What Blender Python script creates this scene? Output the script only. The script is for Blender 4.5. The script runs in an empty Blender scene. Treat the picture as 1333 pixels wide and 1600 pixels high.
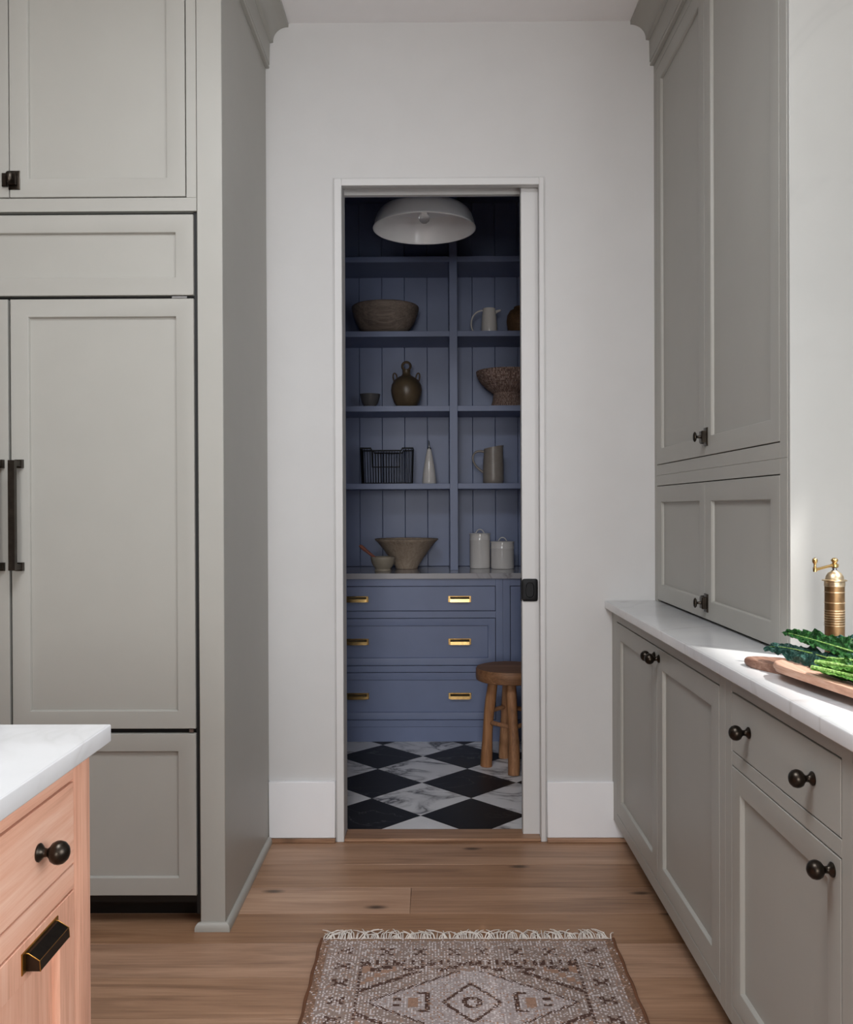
import bpy, bmesh, math, random
from mathutils import Vector, Matrix, noise
random.seed(7)
PI = math.pi
scene = bpy.context.scene
C = scene.collection

# ------------------------------------------------------------------ camera
CAM_H = 1.269
cam_d = bpy.data.cameras.new('camera'); cam = bpy.data.objects.new('camera', cam_d); C.objects.link(cam)
cam_d.sensor_fit = 'HORIZONTAL'; cam_d.sensor_width = 36.0; cam_d.lens = 1384.0 / 1333.0 * 36.0
cam_d.clip_start = 0.02; cam_d.clip_end = 100
yaw, pitch, roll = math.radians(0.3944), math.radians(-0.2882), math.radians(-0.2292)
right = Vector((math.cos(yaw), math.sin(yaw), 0)); fwd = Vector((-math.sin(yaw), math.cos(yaw), 0)); up = Vector((0, 0, 1))
fwd, up = math.cos(pitch)*fwd + math.sin(pitch)*up, math.cos(pitch)*up - math.sin(pitch)*fwd
right, up = math.cos(roll)*right + math.sin(roll)*up, math.cos(roll)*up - math.sin(roll)*right
m = Matrix((right, up, -fwd)).transposed().to_4x4(); m.translation = (0, 0, CAM_H)
cam.matrix_world = m
scene.camera = cam

# ------------------------------------------------------------------ world, window light, exposure
w = bpy.data.worlds.new('daylight'); scene.world = w; w.use_nodes = True
wn = w.node_tree.nodes; wn['Background'].inputs[0].default_value = (0.72, 0.82, 1.0, 1); wn['Background'].inputs[1].default_value = 0.6
def area(name, loc, target, sx, sy, power, col):
    l = bpy.data.lights.new(name, 'AREA'); l.shape = 'RECTANGLE'; l.size = sx; l.size_y = sy; l.energy = power; l.color = col
    o = bpy.data.objects.new(name, l); C.objects.link(o); o.location = loc
    o.rotation_euler = (Vector(target) - Vector(loc)).to_track_quat('-Z', 'Y').to_euler()
    return o
area('rear_window_light', (-0.3, -4.45, 1.6), (-0.3, 3.0, 1.6), 1.3, 1.8, 122, (1.0, 0.985, 0.96))
area('added_overhead_light', (-0.45, 0.9, 3.095), (-0.45, 0.9, 0), 0.9, 0.9, 50, (0.90, 0.945, 1.0))  # added ceiling lamp that lifts the pantry drawers and island top
area('side_window_light', (1.26, 0.05, 1.58), (0.0, 0.05, 1.4), 1.3, 1.1, 38, (0.95, 0.975, 1.0))
sun_d = bpy.data.lights.new('sun', 'SUN'); sun_d.energy = 7.0; sun_d.angle = math.radians(2.5); sun_d.color = (1.0, 0.98, 0.95)
sun = bpy.data.objects.new('sun', sun_d); C.objects.link(sun); sun.location = (6, -4, 8)
sun.rotation_euler = Vector((-0.75, 0.66, -1.43)).to_track_quat('-Z', 'Y').to_euler()
vs = scene.view_settings
vs.view_transform = 'Standard'; vs.look = 'None'; vs.gamma = 1.0; vs.use_curve_mapping = False; vs.exposure = -0.08
try: scene.display_settings.display_device = 'sRGB'
except Exception: pass

# ------------------------------------------------------------------ materials
def lin(c):
    return tuple(((x/255.0)/12.92 if x/255.0 <= 0.04045 else ((x/255.0+0.055)/1.055)**2.4) for x in c) + (1.0,)
class NT:
    def __init__(s, name):
        s.m = bpy.data.materials.new(name); s.m.use_nodes = True
        s.t = s.m.node_tree; s.n = s.t.nodes; s.b = s.n['Principled BSDF']
    def node(s, typ, **kw):
        nd = s.n.new(typ)
        for k, v in kw.items():
            if k in nd.inputs: s.set(nd.inputs[k], v)
            else: setattr(nd, k, v)
        return nd
    def set(s, inp, v):
        if isinstance(v, bpy.types.NodeSocket): s.t.links.new(v, inp)
        else: inp.default_value = v
    def pos(s, space='obj'):
        if space == 'world': return s.node('ShaderNodeNewGeometry').outputs['Position']
        return s.node('ShaderNodeTexCoord').outputs['Object']
    def map(s, vec, scale=(1,1,1), loc=(0,0,0), rot=(0,0,0)):
        return s.node('ShaderNodeMapping', Vector=vec, Scale=scale, Location=loc, Rotation=rot).outputs[0]
    def noise(s, vec, scale, detail=3, rough=0.5, dist=0.0):
        return s.node('ShaderNodeTexNoise', Vector=vec, Scale=scale, Detail=detail, Roughness=rough, Distortion=dist).outputs['Fac']
    def ramp(s, fac, stops):
        nd = s.node('ShaderNodeValToRGB', Fac=fac); e = nd.color_ramp.elements
        while len(e) < len(stops): e.new(0.5)
        for el, (p, c) in zip(e, stops): el.position = p; el.color = c if len(c) == 4 else c + (1,)
        return nd.outputs[0]
    def mix(s, fac, a, b, mode='MIX'):
        nd = s.node('ShaderNodeMix', data_type='RGBA', blend_type=mode)
        s.set(nd.inputs[0], fac); s.set(nd.inputs[6], a); s.set(nd.inputs[7], b); return nd.outputs[2]
    def math(s, op, a, b=0.0):
        nd = s.node('ShaderNodeMath', operation=op); s.set(nd.inputs[0], a); s.set(nd.inputs[1], b); return nd.outputs[0]
    def bump(s, h, strength=0.2, dist=0.002, normal=None):
        nd = s.node('ShaderNodeBump', Height=h, Strength=strength, Distance=dist)
        if normal is not None: s.set(nd.inputs['Normal'], normal)
        return nd.outputs[0]
    def out(s, color=None, rough=None, normal=None, metallic=None, **kw):
        for k, v in (('Base Color', color), ('Roughness', rough), ('Normal', normal), ('Metallic', metallic)):
            if v is not None: s.set(s.b.inputs[k], v)
        for k, v in kw.items(): s.set(s.b.inputs[k.replace('_', ' ')], v)
        return s.m

def paint(name, rgb, rough=0.45, var=0.03, bump=0.04, scale=9, fine=220):
    t = NT(name); p = t.pos('world'); c = lin(rgb)
    n = t.noise(p, scale, 3); lo = tuple(x*(1-var) for x in c[:3]) + (1,); hi = tuple(min(1, x*(1+var)) for x in c[:3]) + (1,)
    return t.out(t.ramp(n, [(0.3, lo), (0.7, hi)]), rough, t.bump(t.noise(p, fine, 2), bump, 0.0006))
def metal(name, rgb, rough=0.35, var=0.15, met=1.0):
    t = NT(name); p = t.pos(); c = lin(rgb); n = t.noise(p, 40, 4)
    lo = tuple(x*(1-var) for x in c[:3]) + (1,); hi = tuple(min(1, x*(1+var)) for x in c[:3]) + (1,)
    return t.out(t.ramp(n, [(0.3, lo), (0.7, hi)]), t.math('MULTIPLY_ADD', n, 0.15) if False else rough, t.bump(t.noise(p, 300, 2), 0.04, 0.0004), met)
def wood(name, dark, mid, light, axis=0, scale=1.0, rough=0.5, rand=0.0, space='world', knots=0.0, bump=0.15):
    t = NT(name); p = t.pos(space)
    if rand:
        r = t.node('ShaderNodeObjectInfo').outputs['Random']
        off = t.node('ShaderNodeCombineXYZ', X=t.math('MULTIPLY', r, 37.0), Y=t.math('MULTIPLY', r, 11.0), Z=t.math('MULTIPLY', r, 23.0)).outputs[0]
        p = t.node('ShaderNodeVectorMath', operation='ADD'); 
        t.set(p.inputs[0], t.pos(space)); t.set(p.inputs[1], off); p = p.outputs[0]
    s = [14*scale]*3; s[axis] = 0.9*scale
    pm = t.map(p, tuple(s))
    warp = t.noise(t.map(p, tuple(2.2*scale if i != axis else 0.7*scale for i in range(3))), 1.0, 3, 0.5)
    grain = t.noise(pm, 1.0, 6, 0.62, 1.1)
    s2 = [95*scale]*3; s2[axis] = 3*scale
    fine = t.noise(t.map(p, tuple(s2)), 1.0, 4, 0.6, 0.3)
    g = t.math('ADD', t.math('MULTIPLY', grain, 0.62), t.math('MULTIPLY', fine, 0.38))
    g = t.math('ADD', g, t.math('MULTIPLY', t.math('SUBTRACT', warp, 0.5), 0.35))
    col = t.ramp(g, [(0.24, lin(dark)), (0.5, lin(mid)), (0.76, lin(light))])
    if rand:
        hv = t.node('ShaderNodeHueSaturation', Color=col, Value=t.math('ADD', t.math('MULTIPLY', r, rand), 1.0 - rand*0.55), Saturation=t.math('ADD', t.math('MULTIPLY', r, -0.15), 1.05))
        col = hv.outputs[0]
    if knots:
        ks = [3.0]*3; ks[axis] = 1.15
        v = t.node('ShaderNodeTexVoronoi', voronoi_dimensions='2D', Vector=t.map(p, tuple(ks)), Scale=1.35, Randomness=1.0)
        k = t.ramp(v.outputs['Distance'], [(0.0, (1, 1, 1)), (0.025, (0.85,)*3), (0.07, (0.0,)*3)])
        rnd = t.math('GREATER_THAN', t.node('ShaderNodeSeparateColor', Color=v.outputs['Color']).outputs[0], 0.45)
        col = t.mix(t.math('MULTIPLY', t.math('MULTIPLY', k, rnd), knots), col, lin(tuple(x*0.32 for x in dark)))
    return t.out(col, rough, t.bump(g, bump, 0.001))
def stone(name, base, vein, amount=0.5, rough=0.15, scale=1.6, rand=True, width=0.035):
    t = NT(name); p = t.pos('world')
    if rand:
        r = t.node('ShaderNodeObjectInfo').outputs['Random']
        a = t.node('ShaderNodeVectorMath', operation='ADD'); t.set(a.inputs[0], p)
        t.set(a.inputs[1], t.node('ShaderNodeCombineXYZ', X=t.math('MULTIPLY', r, 31.0), Y=t.math('MULTIPLY', r, 57.0), Z=r).outputs[0]); p = a.outputs[0]
    n = t.noise(t.map(p, (1, 1.5, 1), rot=(0, 0, 0.6)), scale, 5, 0.55, 1.2)
    v = t.math('ABSOLUTE', t.math('SUBTRACT', n, 0.5))
    line = t.ramp(v, [(0.0, (1,)*3), (width*0.35, (0.45,)*3), (width, (0,)*3)])
    mask = t.ramp(t.noise(p, scale*1.3, 2), [(0.36, (0,)*3), (0.56, (1,)*3)])
    cloud = t.ramp(t.noise(p, scale*2, 4), [(0.35, tuple(x*0.9 for x in lin(base)[:3]) + (1,)), (0.65, lin(base))])
    col = t.mix(t.math('MULTIPLY', t.math('MULTIPLY', line, mask), amount), cloud, lin(vein))
    return t.out(col, rough, t.bump(n, 0.02, 0.001))

M = {}
M['wall'] = paint('wall_paint', (204, 203, 202), 0.75, 0.012, 0.05)
M['ceiling'] = paint('ceiling_paint', (236, 234, 234), 0.8, 0.012, 0.05)
M['trim'] = paint('trim_paint', (208, 207, 206), 0.5, 0.01, 0.03)
M['baseboard'] = paint('baseboard_gloss_paint', (234, 234, 236), 0.4, 0.01, 0.03)
M['sage'] = paint('grey_green_cabinet_paint', (165, 163, 156), 0.42, 0.015, 0.03)
M['blue'] = paint('blue_pantry_paint', (121, 133, 166), 0.42, 0.03, 0.05)
M['black'] = paint('black_liner', (10, 10, 10), 0.6, 0.1, 0.05)
M['blackmetal'] = metal('black_iron', (20, 21, 23), 0.5, 0.2, 0.6)
M['bronze'] = metal('dark_bronze', (62, 56, 50), 0.32, 0.25)
M['pewter'] = metal('aged_bronze_handle', (72, 66, 60), 0.38, 0.2)
M['bronze_edge'] = metal('worn_brass_edge', (172, 128, 62), 0.35, 0.2)
M['brass'] = metal('satin_brass', (205, 172, 114), 0.22, 0.12)
M['steel'] = metal('steel', (150, 150, 150), 0.35, 0.1)
M['quartz'] = stone('pale_quartz', (226, 226, 226), (170, 165, 160), 0.35, 0.16, 1.5, False, 0.03)
M['slab'] = stone('white_slab', (176, 175, 170), (160, 158, 154), 0.25, 0.35, 0.9, False, 0.02)
M['marble'] = stone('white_marble_tile', (240, 238, 238), (70, 66, 70), 1.0, 0.35, 2.8, True, 0.06)
M['slate'] = stone('black_marble_tile', (24, 23, 25), (110, 108, 108), 0.7, 0.5, 2.4, True, 0.014)
M['bounce_cut_wall'] = wood('bounce_cut_dark_finish', (50, 38, 30), (74, 58, 46), (96, 78, 62), 2, 1.0, 0.6)  # invented dark finish for the unseen rear and left walls, cuts bounced light
M['grout'] = paint('grout', (70, 68, 68), 0.9)
M['oak_floor'] = wood('oak_floor', (112, 80, 58), (164, 126, 98), (194, 156, 126), 0, 1.3, 0.42, 0.36, 'world', 0.85)
M['oak_island_h'] = wood('oak_island_along', (196, 138, 112), (234, 178, 150), (248, 206, 182), 1, 2.0, 0.6)
M['oak_island_v'] = wood('oak_island_upright', (196, 138, 112), (234, 178, 150), (248, 206, 182), 2, 2.0, 0.6)
M['stool_wood'] = wood('rustic_stool_wood', (98, 64, 40), (170, 118, 76), (206, 154, 106), 2, 2.0, 0.6, 0.1, 'obj', 0.6, 0.5)
M['stool_seat'] = wood('stool_seat_wood', (84, 56, 38), (142, 100, 68), (186, 138, 98), 0, 2.0, 0.55, 0, 'obj', 0.6, 0.4)
M['old_wood'] = wood('weathered_bowl_wood', (70, 60, 54), (126, 112, 102), (164, 150, 138), 0, 3.0, 0.8, 0, 'obj', 0.4, 0.6)
M['brown_wood'] = wood('turned_brown_wood', (70, 50, 32), (112, 84, 56), (150, 116, 80), 0, 3.0, 0.6, 0, 'obj', 0, 0.4)
M['red_wood'] = wood('pestle_wood', (110, 60, 48), (150, 88, 70), (176, 110, 88), 0, 2.0, 0.5, 0, 'obj')
M['board_dark'] = wood('walnut_board', (70, 44, 36), (126, 90, 74), (184, 150, 130), 1, 2.2, 0.6, 0, 'obj', 0, 0.4)
M['board_light'] = wood('acacia_board', (128, 84, 66), (196, 152, 128), (228, 196, 176), 1, 2.0, 0.55, 0, 'obj', 0, 0.3)
M['ceramic'] = paint('white_ceramic', (226, 222, 218), 0.12, 0.03, 0.02)
M['stoneware'] = paint('grey_stoneware', (146, 138, 130), 0.35, 0.08, 0.05, 30)
M['stoneware2'] = paint('taupe_stoneware', (156, 146, 130), 0.5, 0.06, 0.1, 30)
M['jug_glaze'] = paint('olive_brown_glaze', (92, 78, 60), 0.35, 0.3, 0.1, 14)
M['dark_ceramic'] = paint('dark_glazed_ceramic', (96, 94, 94), 0.3, 0.1)
M['enamel_out'] = paint('grey_enamel', (242, 243, 246), 0.3, 0.02, 0.02)
M['enamel_in'] = paint('white_enamel', (250, 250, 250), 0.18, 0.02, 0.02)
M['bigbowl'] = wood('bleached_wood_bowl', (120, 104, 90), (168, 150, 132), (192, 176, 158), 2, 3.0, 0.7, 0, 'obj', 0, 0.3)
def glass():
    t = NT('clear_bulb_glass'); t.out((0.9, 0.9, 0.9, 1), 0.05); t.b.inputs['Transmission Weight'].default_value = 0.9; return t.m
M['glass'] = glass()
def woven():
    t = NT('coiled_straw'); p = t.pos()
    sp = t.node('ShaderNodeSeparateXYZ', Vector=p)
    ang = t.math('ARCTAN2', sp.outputs[1], sp.outputs[0])
    st = t.math('SINE', t.math('MULTIPLY', ang, 110.0)); row = t.math('FLOOR', t.math('MULTIPLY', sp.outputs[2], 110.0))
    n = t.node('ShaderNodeTexWhiteNoise', noise_dimensions='2D', Vector=t.node('ShaderNodeCombineXYZ', X=t.math('FLOOR', t.math('MULTIPLY', ang, 35.0)), Y=row).outputs[0]).outputs['Value']
    col = t.ramp(t.math('ADD', t.math('MULTIPLY', n, 0.7), t.math('MULTIPLY', st, 0.12)), [(0.0, lin((104, 82, 74))), (0.4, lin((150, 124, 112))), (0.75, lin((196, 172, 160)))])
    return t.out(col, 0.85, t.bump(st, 0.5, 0.002))
M['woven'] = woven()
def kale(name, c0, c1, c2):
    t = NT(name); p = t.pos(); n = t.noise(p, 55, 4, 0.6); v = t.node('ShaderNodeTexVoronoi', Vector=p, Scale=160.0).outputs['Distance']
    col = t.ramp(t.math('ADD', t.math('MULTIPLY', n, 0.7), t.math('MULTIPLY', v, 0.3)), [(0.25, lin(c0)), (0.5, lin(c1)), (0.75, lin(c2))])
    return t.out(col, 0.45, t.bump(v, 0.8, 0.003))
M['kale_blue'] = kale('blue_green_kale', (22, 56, 50), (48, 94, 84), (116, 156, 142))
M['kale_green'] = kale('deep_green_kale', (16, 54, 22), (34, 88, 38), (70, 128, 62))
M['kale_light'] = kale('light_green_kale', (48, 100, 36), (96, 150, 62), (150, 190, 104))
M['kale_stem'] = kale('pale_green_stem', (104, 150, 66), (142, 182, 94), (182, 210, 136))
def rugmat():
    t = NT('rug_wool'); a = t.node('ShaderNodeAttribute', attribute_name='Col'); p = t.pos()
    n = t.noise(p, 700, 2, 0.6)
    return t.out(t.mix(0.35, a.outputs['Color'], t.mix(1.0, a.outputs['Color'], t.ramp(n, [(0.3, (0.45,)*3), (0.7, (1.5,)*3)]), 'MULTIPLY')), 0.95, t.bump(n, 0.5, 0.002))
M['rug'] = rugmat()
M['fringe'] = paint('cotton_fringe', (232, 224, 216), 0.9, 0.1)

# ------------------------------------------------------------------ geometry helpers
FX = lambda p: (lambda u, v, w: (p - w, u, v))      # face looking to -x, u along y
FXP = lambda p: (lambda u, v, w: (p + w, u, v))     # face looking to +x
FY = lambda p: (lambda u, v, w: (u, p - w, v))      # face looking to -y, u along x
ID = lambda u, v, w: (u, v, w)
def newbm(): return bmesh.new()
def box(bm, x0, x1, y0, y1, z0, z1, bev=0.0, F=ID, seg=1):
    vs_ = [bm.verts.new(F(x, y, z)) for x in (x0, x1) for y in (y0, y1) for z in (z0, z1)]
    fs = [bm.faces.new([vs_[i] for i in f]) for f in ((0,1,3,2), (4,6,7,5), (0,4,5,1), (2,3,7,6), (0,2,6,4), (1,5,7,3))]
    if bev > 0:
        es = list({e for f in fs for e in f.edges})
        bmesh.ops.bevel(bm, geom=es, offset=bev, segments=seg, affect='EDGES', profile=0.5)
    return bm
def rloops(bm, F, u0, u1, v0, v1, prof, cap0=False, cap1=False):
    rings = []
    for ins, w_ in prof:
        rings.append([bm.verts.new(F(*q)) for q in ((u0+ins, v0+ins, w_), (u1-ins, v0+ins, w_), (u1-ins, v1-ins, w_), (u0+ins, v1-ins, w_))])
    for a, b in zip(rings, rings[1:]):
        for i in range(4): bm.faces.new((a[i], a[(i+1) % 4], b[(i+1) % 4], b[i]))
    if cap0: bm.faces.new(rings[0])
    if cap1: bm.faces.new(rings[-1])
    return bm
def lathe(bm, prof, seg=32, c=(0, 0, 0), A=None, close=False, jit=0.0, seed=0):
    A = A or Matrix.Identity(3); c = Vector(c); rings = []
    for k, (r, z) in enumerate(prof):
        if r < 1e-6: rings.append([bm.verts.new(c + A @ Vector((0, 0, z)))]); continue
        ring = []
        for i in range(seg):
            a = 2*PI*i/seg; q = Vector((r*math.cos(a), r*math.sin(a), z))
            if jit:
                q2 = q*9 + Vector((seed, seed*2, 0)); d = noise.noise(q2)*jit
                q = Vector((q.x*(1+d), q.y*(1+d), q.z + noise.noise(q2*1.0 + Vector((5, 5, 5)))*jit*0.06*min(1, k)))
            ring.append(bm.verts.new(c + A @ q))
        rings.append(ring)
    for a, b in zip(rings, rings[1:]):
        if len(a) == 1 and len(b) == 1: continue
        for i in range(seg):
            j = (i+1) % seg
            if len(a) == 1: bm.faces.new((a[0], b[j], b[i]))
            elif len(b) == 1: bm.faces.new((a[i], a[j], b[0]))
            else: bm.faces.new((a[i], a[j], b[j], b[i]))
    return bm
def tube(bm, pts, rad, seg=8, closed=False, caps=True):
    pts = [Vector(p) for p in pts]; n = len(pts); rings = []; ref = None
    for i, p in enumerate(pts):
        if closed: t = pts[(i+1) % n] - pts[i-1]
        else: t = pts[min(i+1, n-1)] - pts[max(i-1, 0)]
        t.normalize()
        if ref is None:
            ref = Vector((0, 0, 1)) if abs(t.z) < 0.9 else Vector((1, 0, 0))
        nrm = (ref - t*ref.dot(t)).normalized(); ref = nrm; bn = t.cross(nrm)
        r = rad[i] if isinstance(rad, (list, tuple)) else rad
        rings.append([bm.verts.new(p + r*(math.cos(2*PI*k/seg)*nrm + math.sin(2*PI*k/seg)*bn)) for k in range(seg)])
    rng = range(n) if closed else range(n-1)
    for i in rng:
        a, b = rings[i], rings[(i+1) % n]
        for k in range(seg): bm.faces.new((a[k], a[(k+1) % seg], b[(k+1) % seg], b[k]))
    if caps and not closed: bm.faces.new(rings[0]); bm.faces.new(rings[-1])
    return bm
def prism(bm, poly, u0, u1, F):
    """poly in (v, w), extruded along u"""
    a = [bm.verts.new(F(u0, v, w_)) for v, w_ in poly]; b = [bm.verts.new(F(u1, v, w_)) for v, w_ in poly]
    n = len(poly)
    for i in range(n): bm.faces.new((a[i], a[(i+1) % n], b[(i+1) % n], b[i]))
    bm.faces.new(a); bm.faces.new(b); return bm
def poly_slab(bm, poly, z0, z1, bev=0.0, seg=2):
    a = [bm.verts.new((x, y, z0)) for x, y in poly]; b = [bm.verts.new((x, y, z1)) for x, y in poly]; n = len(poly)
    fs = [bm.faces.new(a), bm.faces.new(b)]
    for i in range(n): bm.faces.new((a[i], a[(i+1) % n], b[(i+1) % n], b[i]))
    if bev: bmesh.ops.bevel(bm, geom=list({e for f in fs for e in f.edges}), offset=bev, segments=seg, affect='EDGES', profile=0.5)
    return bm
def bez(p, n=16):
    out = []
    for i in range(n+1):
        q = [Vector(x) for x in p]; t = i/n
        while len(q) > 1: q = [a.lerp(b, t) for a, b in zip(q, q[1:])]
        out.append(q[0])
    return out
def tag(o, label=None, cat=None, group=None, kind=None):
    for k, v in (('label', label), ('category', cat), ('group', group), ('kind', kind)):
        if v: o[k] = v
    return o
WL = {}
def obj(name, bm, mat, parent=None, origin=None, smooth=40, recalc=True):
    """link the bmesh (world coordinates) as one mesh object, origin at its base or at the parent's"""
    if recalc: bmesh.ops.recalc_face_normals(bm, faces=bm.faces)
    if parent is None and origin is None:
        xs = [v.co for v in bm.verts]
        origin = Vector((sum((max(c[i] for c in xs), min(c[i] for c in xs)))/2 if i < 2 else min(c[2] for c in xs) for i in range(3)))
    if origin is None: origin = WL[parent.name]
    origin = Vector(origin)
    bmesh.ops.translate(bm, verts=bm.verts, vec=-origin)
    lim = math.radians(smooth)
    for f in bm.faces: f.smooth = True
    for e in bm.edges:
        if len(e.link_faces) == 2 and e.calc_face_angle(0) > lim: e.smooth = False
    me = bpy.data.meshes.new(name); bm.to_mesh(me); bm.free()
    me.materials.append(M[mat] if isinstance(mat, str) else mat)
    o = bpy.data.objects.new(name, me); C.objects.link(o)
    if parent is not None:
        o.parent = parent; o.location = origin - WL[parent.name]
    else: o.location = origin
    WL[o.name] = origin
    return o
def thing(name, loc, label, cat, group=None, kind=None):
    o = bpy.data.objects.new(name, None); C.objects.link(o); o.location = loc; o.empty_display_size = 0.1
    WL[o.name] = Vector(loc); return tag(o, label, cat, group, kind)
def struct(name, bm, mat, label, cat): return tag(obj(name, bm, mat), label, cat, None, 'structure')

# ================================================================== STRUCTURE
YW, YW2 = 3.365, 3.478        # kitchen face and pantry face of the partition
ZC = 3.107
XL, XR, YR = -4.6, 1.30, -4.6
OL, OR_, OH = -0.340, 0.406, 2.487
PXL, PXR, PYB = -0.78, 1.36, 5.362   # pantry

floor = struct('floor', box(newbm(), XL, XR, YR, YW+0.0, -0.06, -0.010), 'oak_floor', 'pale oak plank floor of the kitchen', 'floor')
rows = [2.573 + 0.19*k for k in range(-11, 5)]
for i, y0 in enumerate(rows):
    y1 = min(y0 + 0.19, YW)
    if y1 - y0 < 0.01: continue
    if abs(y0 - 2.763) < 0.01: js = [-1.95, -0.076]
    else: js = {0: [-2.3, 0.9], 1: [-1.6, 0.85], 2: [-1.45], 3: [-2.0, 0.95]}[i % 4]
    xs = [XL] + js + [XR]
    for x0, x1 in zip(xs, xs[1:]):
        obj('plank', box(newbm(), x0+0.0006, x1-0.0006, y0+0.0006, y1-0.0006, -0.0095, 0.0, 0.0008), 'oak_floor', floor)
struct('ceiling', box(newbm(), XL, XR+0.2, YR, YW, ZC, ZC+0.1), 'ceiling', 'white painted kitchen ceiling', 'ceiling')

b = newbm()
box(b, XL, OL, YW, YW2, 0, ZC); box(b, OL, OR_, YW, 3.385, OH, ZC); box(b, OL, OR_, 3.455, YW2, OH, ZC); box(b, OL, OR_, 3.385, 3.455, OH+0.05, ZC)
box(b, OR_, PXR, YW, 3.392, 0, ZC); box(b, OR_, PXR, 3.448, YW2, 0, ZC)
struct('wall_back', b, 'wall', 'white wall with the pantry doorway cut through it', 'wall')
struct('wall_right', box(newbm(), 0.8444, XR, 2.098, 2.1095, 0.914, ZC, 0.001), 'slab', 'plain white wall face behind the brass pepper mill', 'wall')
b = newbm()   # window wall over the counter, beyond the right edge of the picture
box(b, XR, XR+0.15, YR, YW, 0, 1.0); box(b, XR, XR+0.15, YR, YW, 2.40, ZC); box(b, XR, XR+0.15, YR, -0.6, 1.0, 2.40); box(b, XR, XR+0.15, 1.72, YW, 1.0, 2.40)
struct('wall_window', b, 'wall', 'white wall with the window over the counter', 'wall')
b = newbm()
box(b, XL, XR, YR-0.15, YR, 0, 0.6); box(b, XL, XR, YR-0.15, YR, 2.5, ZC); box(b, XL, -1.0, YR-0.15, YR, 0.6, 2.5); box(b, 0.4, XR, YR-0.15, YR, 0.6, 2.5)
struct('wall_rear', b, 'bounce_cut_wall', 'unseen rear wall with a wide window, made dark to cut bounced light', 'wall')
struct('wall_left', box(newbm(), XL-0.15, XL, YR, YW, 0, ZC), 'bounce_cut_wall', 'unseen wall on the far side of the kitchen, made dark to cut bounced light', 'wall')
for n_, (F, u0, u1, v0, v1) in enumerate(((FX(XR+0.14), -0.6, 1.72, 1.0, 2.40), (lambda u, v, w_: (u, YR-0.1+w_, v), -1.0, 0.4, 0.6, 2.5))):
    fr = newbm(); rloops(fr, F, u0, u1, v0, v1, [(0, 0), (0, 0.04), (0.03, 0.04), (0.03, 0), (0, 0)])
    for k in ((1, 2) if n_ else ()): box(fr, u0+(u1-u0)*k/3-0.01, u0+(u1-u0)*k/3+0.01, v0+0.05, v1-0.05, 0.01, 0.03, 0, F)
    wd = struct('window_%d' % (n_+1), fr, 'trim', ('window with white frame over the counter', 'wide window with white frame in the rear wall')[n_], 'window')
b = newbm(); rloops(b, lambda u, v, w_: (u, v, ZC-0.001-w_), -0.95, 0.05, 0.4, 1.4, [(0, 0), (0, 0.02), (0.05, 0.02), (0.05, 0)])
struct('window_3', b, 'trim', 'white frame around the added overhead light above the island', 'skylight')  # added frame around the overhead area light; the ceiling has no opening here
# pantry shell
b = newbm(); box(b, PXL-0.1, PXL, YW2, PYB+0.1, 0, ZC); struct('wall_pantry_left', b, 'blue', 'blue painted wall at the end of the pantry', 'wall')
b = newbm(); box(b, PXR, PXR+0.1, YW2, PYB+0.1, 0, ZC); struct('wall_pantry_right', b, 'blue', 'blue painted wall behind the sliding door side', 'wall')
b = newbm(); box(b, PXL-0.1, PXR+0.1, PYB+0.014, PYB+0.1, 0, ZC); struct('wall_pantry_back', b, 'blue', 'blue wall behind the pantry shelves', 'wall')
b = newbm(); box(b, PXL-0.1, PXR+0.1, YW2, PYB+0.1, ZC, ZC+0.1); struct('ceiling_pantry', b, 'blue', 'dark blue pantry ceiling', 'ceiling')
b = newbm(); box(b, PXL, OL-0.001, YW2+0.0005, YW2+0.006, 0, ZC-0.001); box(b, OL-0.001, OR_+0.001, YW2+0.0005, YW2+0.006, OH+0.001, ZC-0.001); box(b, OR_+0.001, PXR, YW2+0.0005, YW2+0.006, 0, ZC-0.001)
struct('wall_pantry_front', b, 'blue', 'blue painted pantry side of the doorway wall', 'wall')
pf = struct('floor_pantry', box(newbm(), PXL, PXR, YW2-0.02, PYB, -0.06, -0.004), 'grout', 'black and white diamond checkerboard stone floor of the pantry', 'floor')
def clip(poly, x0, x1, y0, y1):
    for ax, lim, sg in ((0, x0, 1), (0, x1, -1), (1, y0, 1), (1, y1, -1)):
        out = []
        for a, c in zip(poly, poly[1:] + poly[:1]):
            ia, ic = (a[ax]-lim)*sg >= 0, (c[ax]-lim)*sg >= 0
            if ia: out.append(a)
            if ia != ic:
                t = (lim-a[ax])/(c[ax]-a[ax]); out.append((a[0]+(c[0]-a[0])*t, a[1]+(c[1]-a[1])*t))
        poly = out
        if not poly: break
    return poly
HD = 0.2175; TX, TY = -0.2715, 4.079
for i in range(-3, 9):
    for j in range(-4, 5):
        for kx, ky, mm in ((0, 0, 'slate'), (1, 1, 'marble')):
            cx_, cy_ = TX + HD*(2*i+kx), TY + HD*(2*j+ky); h = HD - 0.0012
            p = clip([(cx_-h, cy_), (cx_, cy_-h), (cx_+h, cy_), (cx_, cy_+h)], PXL, PXR, YW2-0.02, 4.80)
            if len(p) < 3: continue
            ar = abs(sum(a[0]*c[1]-a[1]*c[0] for a, c in zip(p, p[1:]+p[:1])))/2
            if ar < 2e-4: continue
            obj('tile', poly_slab(newbm(), p, -0.0038, 0.0), mm, pf)
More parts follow.
